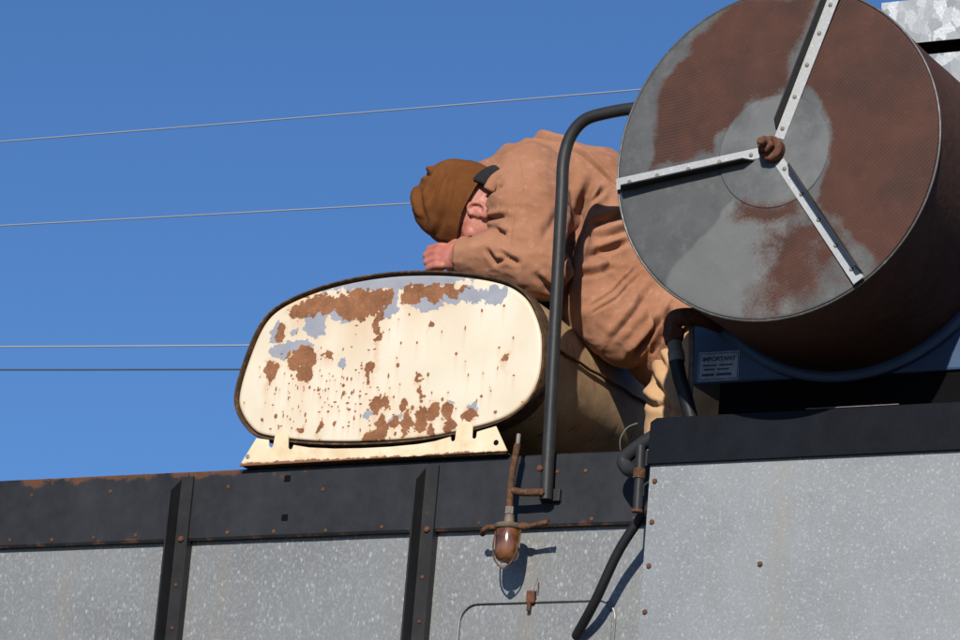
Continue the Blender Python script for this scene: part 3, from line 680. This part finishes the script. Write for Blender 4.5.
def sphere_bm(bm, c, r, seg=20): bm.add(np.eye(3)*r, tuple(c), seg)
def ell_bm(bm, c, ax, seg=24): bm.add(np.array([tuple(a) for a in ax]), tuple(c), seg)
def chain_bm(bm, pts, step=.35):
    """chain of overlapping spheres along (x, y, z, r) points"""
    for a, b in zip(pts[:-1], pts[1:]):
        A, B = Vector(a[:3]), Vector(b[:3]); n_ = max(2, int((B-A).length/(min(a[3], b[3])*step))+1)
        for k in range(n_+1):
            t = k/n_; sphere_bm(bm, A.lerp(B, t), a[3]*(1-t)+b[3]*t)
def solidify_union(bm, voxel, it, fac=.5):
    vv = np.vstack(bm.v); me = bpy.data.meshes.new('u'); me.from_pydata(vv.tolist(), [], bm.f); me.update()
    o = bpy.data.objects.new('u', me); COL.objects.link(o)
    md = o.modifiers.new('r', 'REMESH'); md.mode = 'VOXEL'; md.voxel_size = voxel
    ms = o.modifiers.new('s', 'SMOOTH'); ms.factor = fac; ms.iterations = it
    r = bpy.data.meshes.new_from_object(o.evaluated_get(bpy.context.evaluated_depsgraph_get()))
    bpy.data.objects.remove(o); return r
def verts(me):
    a = np.empty(len(me.vertices)*3); me.vertices.foreach_get('co', a); b = np.empty_like(a); me.vertices.foreach_get('normal', b)
    return a.reshape(-1, 3), b.reshape(-1, 3)
MAN = empty('person', (.7, .45, 3.987))
tag(MAN, 'person in brown canvas jacket and knit cap kneeling, bent over the tank, head on fist', 'person')

HC = Vector((.002, .125, 4.893))                     # skull centre
cx_ = Vector((-.92, -.05, .38)).normalized()          # towards the crown
bx_ = Vector((-.38, -.06, -.92)); bx_ = (bx_-cx_*bx_.dot(cx_)).normalized()   # towards the face
ex_ = bx_.cross(cx_).normalized()
if ex_.y > 0: ex_ = -ex_                               # towards the left ear (camera side)
hp_ = lambda c, b, e: HC+cx_*c+bx_*b+ex_*e

bm = Lumps()
ell_bm(bm, HC, (cx_*.125, bx_*.125, ex_*.098))
ell_bm(bm, hp_(-.085, .035, 0), (cx_*.105, bx_*.095, ex_*.082))
ell_bm(bm, hp_(-.150, .075, 0), (cx_*.045, bx_*.040, ex_*.045))      # chin
ell_bm(bm, hp_(-.028, .108, 0), (cx_*.020, bx_*.022, ex_*.070))      # brow
for s_ in (-1, 1):
    ell_bm(bm, hp_(-.085, .085, .050*s_), (cx_*.030, bx_*.030, ex_*.028))   # cheekbone
    ell_bm(bm, hp_(-.055, .108, .036*s_), (cx_*.013, bx_*.013, ex_*.016))   # eyelid
    # ear: rim, lobe
    for k in range(11):
        a = math.radians(-60+k*27); sphere_bm(bm, hp_(-.092+.032*math.cos(a), .016-.022*math.sin(a), (.096+.004*math.sin(a))*s_), .0085, 10)
    sphere_bm(bm, hp_(-.126, .024, .090*s_), .011, 10); ell_bm(bm, hp_(-.094, .022, .088*s_), (cx_*.028, bx_*.018, ex_*.009))
chain_bm(bm, [(*hp_(-.045, .128, 0), .011), (*hp_(-.085, .152, 0), .016), (*hp_(-.096, .150, 0), .018)])
for s_ in (-1, 1): sphere_bm(bm, hp_(-.096, .138, .014*s_), .012, 10)
for z_, b_ in ((-.121, .122), (-.133, .120)): ell_bm(bm, hp_(z_, b_, 0), (cx_*.007, bx_*.012, ex_*.026))
chain_bm(bm, [(*hp_(-.08, -.02, 0), .075), (.10, .22, 4.93, .07), (.18, .38, 4.95, .10), (.35, .47, 4.85, .12), (.48, .50, 4.66, .12), (.66, .50, 4.52, .12)])
ARM_L = [(.165, .22, 4.985), (.207, .145, 4.862), (.285, .105, 4.665), (.14, .075, 4.695), (.035, .045, 4.695)]
ARM_R = [(.13, .56, 4.965), (.11, .60, 4.86), (.02, .60, 4.715), (-.10, .42, 4.705), (-.14, .33, 4.695)]
for A, rs in ((ARM_L, (.06, .05, .045, .045, .038)), (ARM_R, (.06, .05, .045, .045, .036))):
    chain_bm(bm, [(*p, r) for p, r in zip(A, rs)])
def hand(wrist, fwd, up, side):
    """loosely closed fist: palm, four curled fingers of unequal length, thumb from the side of the palm"""
    f, u, s1 = Vector(fwd).normalized(), Vector(up).normalized(), Vector(side).normalized()
    f, u, s1 = f*1.08, u*1.15, s1*1.0
    Q = lambda a, b, c: Vector(wrist)+f*a+u*b+s1*c
    ell_bm(bm, Q(.045, 0, .004), (f*.056, u*.025, s1*.047)); chain_bm(bm, [(*Q(-.03, 0, 0), .034), (*Q(.02, 0, 0), .030)])
    ell_bm(bm, Q(.088, -.012, 0), (f*.030, u*.022, s1*.040))
    for i, (off, ln) in enumerate(((-.036, .82), (-.013, .97), (.011, 1.04), (.034, .97))):
        r = (.0112, .0124, .0130, .0127)[i]; k0 = .082+.008*ln-.004*abs(i-2)
        chain_bm(bm, [(*Q(k0-.02, .010, off), r), (*Q(k0, .012, off), r*1.08), (*Q(k0+.040*ln, .000, off*1.03), r*1.02), (*Q(k0+.036*ln, -.026, off*1.0), r*.95), (*Q(k0+.010, -.034, off*.95), r*.85)], .5)
    chain_bm(bm, [(*Q(.015, -.006, .040), .016), (*Q(.048, -.010, .060), .014), (*Q(.082, -.020, .052), .0125), (*Q(.104, -.028, .034), .011)], .5)
hand((.050, .045, 4.695), (-1, .02, .04), (-.02, -.97, .22), (.03, .22, .97))
hand((-.16, .30, 4.69), (-.75, -.6, -.05), (0, 0, 1), (.6, -.75, 0))
LEGS = []
for y0, dx in ((.455, .01), (.67, .02)):
    LEGS.append([(.66+dx, .55+(y0-.55)*.5, 4.49, .12), (.665+dx, y0, 4.36, .115), (.615+dx, y0-.02, 4.10, .075), (.72+dx, y0-.01, 4.10, .07), (.86+dx, y0-.01, 4.19, .05), (.875+dx, y0-.01, 4.15, .04), (.93+dx, y0-.01, 4.05, .034)])
    chain_bm(bm, LEGS[-1], .45)
bme = solidify_union(bm, .0042, 2)
link('body', bme, M['skin'], MAN, True)

# jacket
FOLDS = [  # (polyline in the plane y = .3, swept along the sight line of the slope; depth, width, ridge)
    ([(.03, 5.095), (.081, 5.101), (.163, 5.08), (.225, 5.038)], .003, .006, 0), ([(.032, 5.16), (.122, 5.176), (.226, 5.15), (.32, 5.098), (.394, 5.027), (.441, 4.977)], .022, .006, .009),
    ([(.07, 5.098), (.087, 5.032), (.071, 4.928), (.066, 4.779)], .004, .006, .002),
    ([(-.035, 4.978), (.019, 5.013)], .016, .012, .008), ([(-.029, 4.898), (.045, 4.903)], .016, .010, .007), ([(-.02, 4.802), (.021, 4.752), (.057, 4.759)], .015, .010, .008), ([(.029, 4.785), (.106, 4.742)], .014, .010, .007),
    ([(.345, 5.005), (.315, 4.909), (.301, 4.816), (.278, 4.744), (.275, 4.614)], .055, .022, .012),
    ([(.356, 4.755), (.432, 4.773), (.495, 4.792)], .016, .013, .010), ([(.318, 4.691), (.445, 4.706)], .015, .012, .008),
    ([(.377, 4.588), (.451, 4.629), (.53, 4.703)], .005, .006, .004), ([(.386, 4.564), (.467, 4.605), (.545, 4.682)], .006, .006, .004),
    ([(.618, 4.419), (.644, 4.492), (.668, 4.579)], .022, .0085, .012), ([(.532, 4.411), (.59, 4.469), (.653, 4.544)], .016, .014, .012),
    ([(.362, 4.858), (.476, 4.887)], .020, .014, .012), ([(.178, 4.822), (.25, 4.911)], .006, .02, .004), ([(.349, 4.927), (.395, 4.974)], .014, .012, .008),
    ([(.46, 4.47), (.54, 4.56), (.60, 4.65)], .009, .016, .008), ([(.40, 4.81), (.50, 4.835), (.58, 4.83)], .012, .014, .008), ([(.17, 4.70), (.21, 4.66), (.26, 4.65)], .012, .012, .008), ([(.02, 4.86), (.05, 4.84)], .010, .009, .006)]
def crease(me, folds, amp, fine, seed):
    co, nm = verts(me); L_ = np.array(LOOK)
    t = (.3-co[:, 1])/L_[1]; q = co+t[:, None]*L_; facing = np.clip(.25-nm@L_, 0, .4)/.4
    disp = np.zeros(len(co))
    for line, dep, wid, rid in folds:
        d = np.full(len(co), 9.); sgn = np.zeros(len(co)); tt = np.zeros(len(co)); n_ = len(line)-1
        for i in range(n_):
            a = np.array(line[i]); b = np.array(line[i+1]); ab = b-a; p = q[:, [0, 2]]-a
            u = np.clip(p@ab/(ab@ab), 0, 1); e = p-u[:, None]*ab; dist = np.hypot(e[:, 0], e[:, 1])
            s1 = np.sign(ab[0]*p[:, 1]-ab[1]*p[:, 0]); better = dist < d
            d = np.where(better, dist, d); sgn = np.where(better, s1, sgn); tt = np.where(better, (i+u)/n_, tt)
        taper = np.clip(np.sin(np.pi*np.clip(tt*.9+.05, 0, 1))*1.6, 0, 1)
        disp += facing*taper*(-dep*np.exp(-(d/(wid*.8))**2)+rid*np.where(sgn > 0, 1.5, .5)*np.exp(-((d-wid*1.6)/(wid*1.1))**2))
    n1 = np.array([noise.fractal(Vector((p[0]*7+seed, p[1]*7, p[2]*9)), 1., 2., 3) for p in co])
    n2 = np.array([noise.ridged_multi_fractal(Vector((p[0]*6-p[2]*5, p[1]*7+seed, p[2]*11+p[0]*5)), 1., 2., 3, 1., 2.) for p in co])
    disp += amp*n1+fine*(n2-1.2)
    co = co+nm*disp[:, None]; me.vertices.foreach_set('co', co.ravel()); me.update()
bm = Lumps()
chain_bm(bm, [(.044, .158, 4.938, .108), (.09, .225, 4.965, .125), (.145, .36, 4.970, .220), (.235, .45, 4.940, .243), (.345, .51, 4.862, .245), (.465, .535, 4.684, .225), (.545, .54, 4.61, .222), (.69, .55, 4.48, .215)], .25)
chain_bm(bm, [(.22, .30, 4.80, .13), (.36, .33, 4.60, .13), (.47, .36, 4.52, .12)], .3)
for A, rs in ((ARM_L, (.138, .138, .110, .090, .064)), (ARM_R, (.125, .12, .10, .078, .056))):
    chain_bm(bm, [(*p, r) for p, r in zip(A, rs)], .25)
jm = solidify_union(bm, .0055, 12)
bm = bmesh.new(); bm.from_mesh(jm)
for co_, no_ in (((.665, .42, 4.47), (.80, .0, -.60)), ((.036, .045, 4.695), (-1, -.15, .02))):   # hem and cuff: cut clean
    co_ = Vector(co_); no_ = Vector(no_).normalized()
    def near(v): return (v.co-co_).length < (.5 if no_.x > 0 else .16)
    vs_ = [v for v in bm.verts if near(v)]; sv = set(vs_)
    es = [e for e in bm.edges if e.verts[0] in sv and e.verts[1] in sv]; fsx = [f for f in bm.faces if all(v in sv for v in f.verts)]
    bmesh.ops.bisect_plane(bm, geom=vs_+es+fsx, plane_co=co_, plane_no=no_, clear_outer=True)
for _ in range(1):
    loose = [e for e in bm.edges if e.is_boundary]
    ext = bmesh.ops.extrude_edge_only(bm, edges=loose); nv = [v for v in ext['geom'] if isinstance(v, bmesh.types.BMVert)]
    groups = {}
    for v in nv: groups.setdefault(v.co.x > .3, []).append(v)
    for k, g_ in groups.items():
        c = sum((v.co for v in g_), Vector())/len(g_); dirn = Vector((-.80, 0, .60)) if k else Vector((1, .1, 0))
        for v in g_: v.co = v.co+(c-v.co)*.10+dirn*.03
bm.to_mesh(jm); bm.free()
crease(jm, FOLDS, .008, .0055, 3.1)
JK = link('jacket', jm, M['jacket'], MAN, True)
link('cuff', tube([(.072, .053, 4.693), (.064, .052, 4.693), (.046, .0485, 4.694), (.036, .046, 4.695), (.034, .046, 4.695)], [.064, .0685, .0685, .067, .058], 40, False), M['jacket'], JK, True)
# collar: standing black lining and brown outer band round the neck
def band_ring(c, ax, u_, v_, ru, rv, w, th, seg=48, wav=.006, a0=0, a1=360):
    """strip of cloth standing round part of the neck (angles from the face side)"""
    ax, u_, v_ = Vector(ax).normalized(), Vector(u_).normalized(), Vector(v_).normalized(); vs, fs = [], []
    prof = [(0, 0), (w*.5, .008), (w, .010), (w+.006, .005), (w, -.002), (0, -th)]; k_ = len(prof)
    for k in range(seg+1):
        a = math.radians(a0+(a1-a0)*k/seg)
        for h, o in prof:
            wv = wav*math.sin(a*3+1)+wav*.6*math.sin(a*7)
            vs.append(Vector(c)+ax*(h+wv)+(u_*math.cos(a)*(ru+o)+v_*math.sin(a)*(rv+o)))
    for k in range(seg):
        for j in range(k_): fs.append((k*k_+j, (k+1)*k_+j, (k+1)*k_+(j+1) % k_, k*k_+(j+1) % k_))
    fs.append(tuple(range(k_))); fs.append(tuple(seg*k_+j for j in range(k_)))
    bm = bmesh.new(); bm.from_mesh(mesh(vs, fs)); return bm_mesh(bm)
link('collar', band_ring(hp_(-.118, -.03, 0)+Vector((0, .02, 0)), cx_, bx_, ex_, .134, .124, .030, .02, wav=.003, a0=100, a1=260), M['jacket'], JK, True)
link('collar_lining', band_ring(hp_(-.098, -.012, 0), cx_, bx_, ex_, .134, .114, .055, .012, wav=.002, a0=114, a1=246), M['lining'], JK, True)

# knit cap: loose crown puckered at the tip, turned-up cuff
bm = bmesh.new(); prof = [(-.030, .985), (-.026, 1.03), (0, 1.05), (.03, 1.045), (.052, 1.03), (.056, .985), (.075, .965), (.10, .90), (.125, .80), (.15, .66), (.168, .52), (.182, .36), (.190, .2), (.188, .08), (.178, .0)]
prof2 = []
for (h0, r0), (h1, r1) in zip(prof[:-1], prof[1:]):
    for k in range(4): prof2.append((h0+(h1-h0)*k/4, r0+(r1-r0)*k/4))
prof2.append(prof[-1]); seg = 120; vs, fs = [], []
prof2 = [(-.040, .93), (-.052, .95), (-.056, .985), (-.054, 1.01), (-.044, 1.025)]+prof2[4:]
for i, (h, r) in enumerate(prof2):
    for k in range(seg):
        a = 2*math.pi*k/seg
        w = noise.fractal(Vector((math.cos(a)*2.2, math.sin(a)*2.2, h*9+3)), 1, 2, 3)*.045
        up = max(0, (h-.05)/.14)
        r2 = r*(1+w*(.5+up)+.05*up*math.sin(a*7+1.3)+.03*up*math.sin(a*11))+.03*math.exp(-((h-.11)/.03)**2)*math.sin(2*a+.4)
        hh = h+.008*math.sin(a*3+.5)*(1 if h > .05 else .35)
        vs.append(hp_(hh+.012*up*math.sin(2*a), math.cos(a)*r2*.140-.010*up, math.sin(a)*r2*.112))
for i in range(len(prof2)-1):
    for k in range(seg):
        k2 = (k+1) % seg; fs.append((i*seg+k, i*seg+k2, (i+1)*seg+k2, (i+1)*seg+k))
fs.append(tuple((len(prof2)-1)*seg+k for k in range(seg)))
bm = bmesh.new(); bm.from_mesh(mesh(vs, fs)); hm = bm_mesh(bm)
crease(hm, [([(-.202, 4.852), (-.174, 4.946), (-.157, 5.086)], .010, .016, .003), ([(-.247, 4.897), (-.268, 4.96), (-.282, 5.027)], .012, .014, .003), ([(-.30, 5.056), (-.272, 5.075), (-.241, 5.065)], .016, .010, .010),
            ([(-.113, 4.894), (-.092, 4.978), (-.07, 5.062)], .006, .016, .0015), ([(-.24, 4.972), (-.222, 5.022), (-.191, 5.082)], .010, .012, .007)], .003, .0012, 5.5)
link('knit_cap', hm, M['beanie'], MAN, True)

# trousers and boots
bm = Lumps()
chain_bm(bm, [(.52, .55, 4.62, .14), (.66, .56, 4.49, .155)], .3)
for L_ in LEGS: chain_bm(bm, [(p[0], p[1], p[2], p[3]+.018) for p in L_[:4]]+[(L_[4][0]-.03, L_[4][1], L_[4][2]-.012, .072)], .3)
tm_ = solidify_union(bm, .009, 6)
crease(tm_, [([(.60, 4.36), (.66, 4.28), (.70, 4.2)], .018, .014, .012), ([(.57, 4.30), (.62, 4.25), (.68, 4.24)], .016, .012, .010), ([(.63, 4.42), (.66, 4.36)], .014, .012, .01)], .007, .004, 8.2)
link('trousers', tm_, M['trousers'], MAN, True)
for L_ in LEGS:
    bm = Lumps(); an = Vector(L_[4][:3])
    chain_bm(bm, [(an.x-.02, an.y, an.z-.005, .058), (an.x+.02, an.y, an.z+.01, .058), (an.x+.045, an.y, an.z-.04, .052), (.935+an.x-.86, an.y, 4.065, .046), (.955+an.x-.86, an.y, 4.035, .04)], .3)
    ell_bm(bm, (an.x+.045, an.y, an.z+.035), (Vector((.03, 0, .02)), Vector((0, .042, 0)), Vector((-.02, 0, .035))))
    bo = link('boot', solidify_union(bm, .008, 5), M['boot'], MAN, True)
    link('sole', tube(smooth_path([(an.x+.075, an.y, an.z+.055), (an.x+.092, an.y, an.z-.01), (an.x+.105, an.y, 4.08), (an.x+.135, an.y, 4.0)], 5), .018, 10), M['lining'], bo, True)
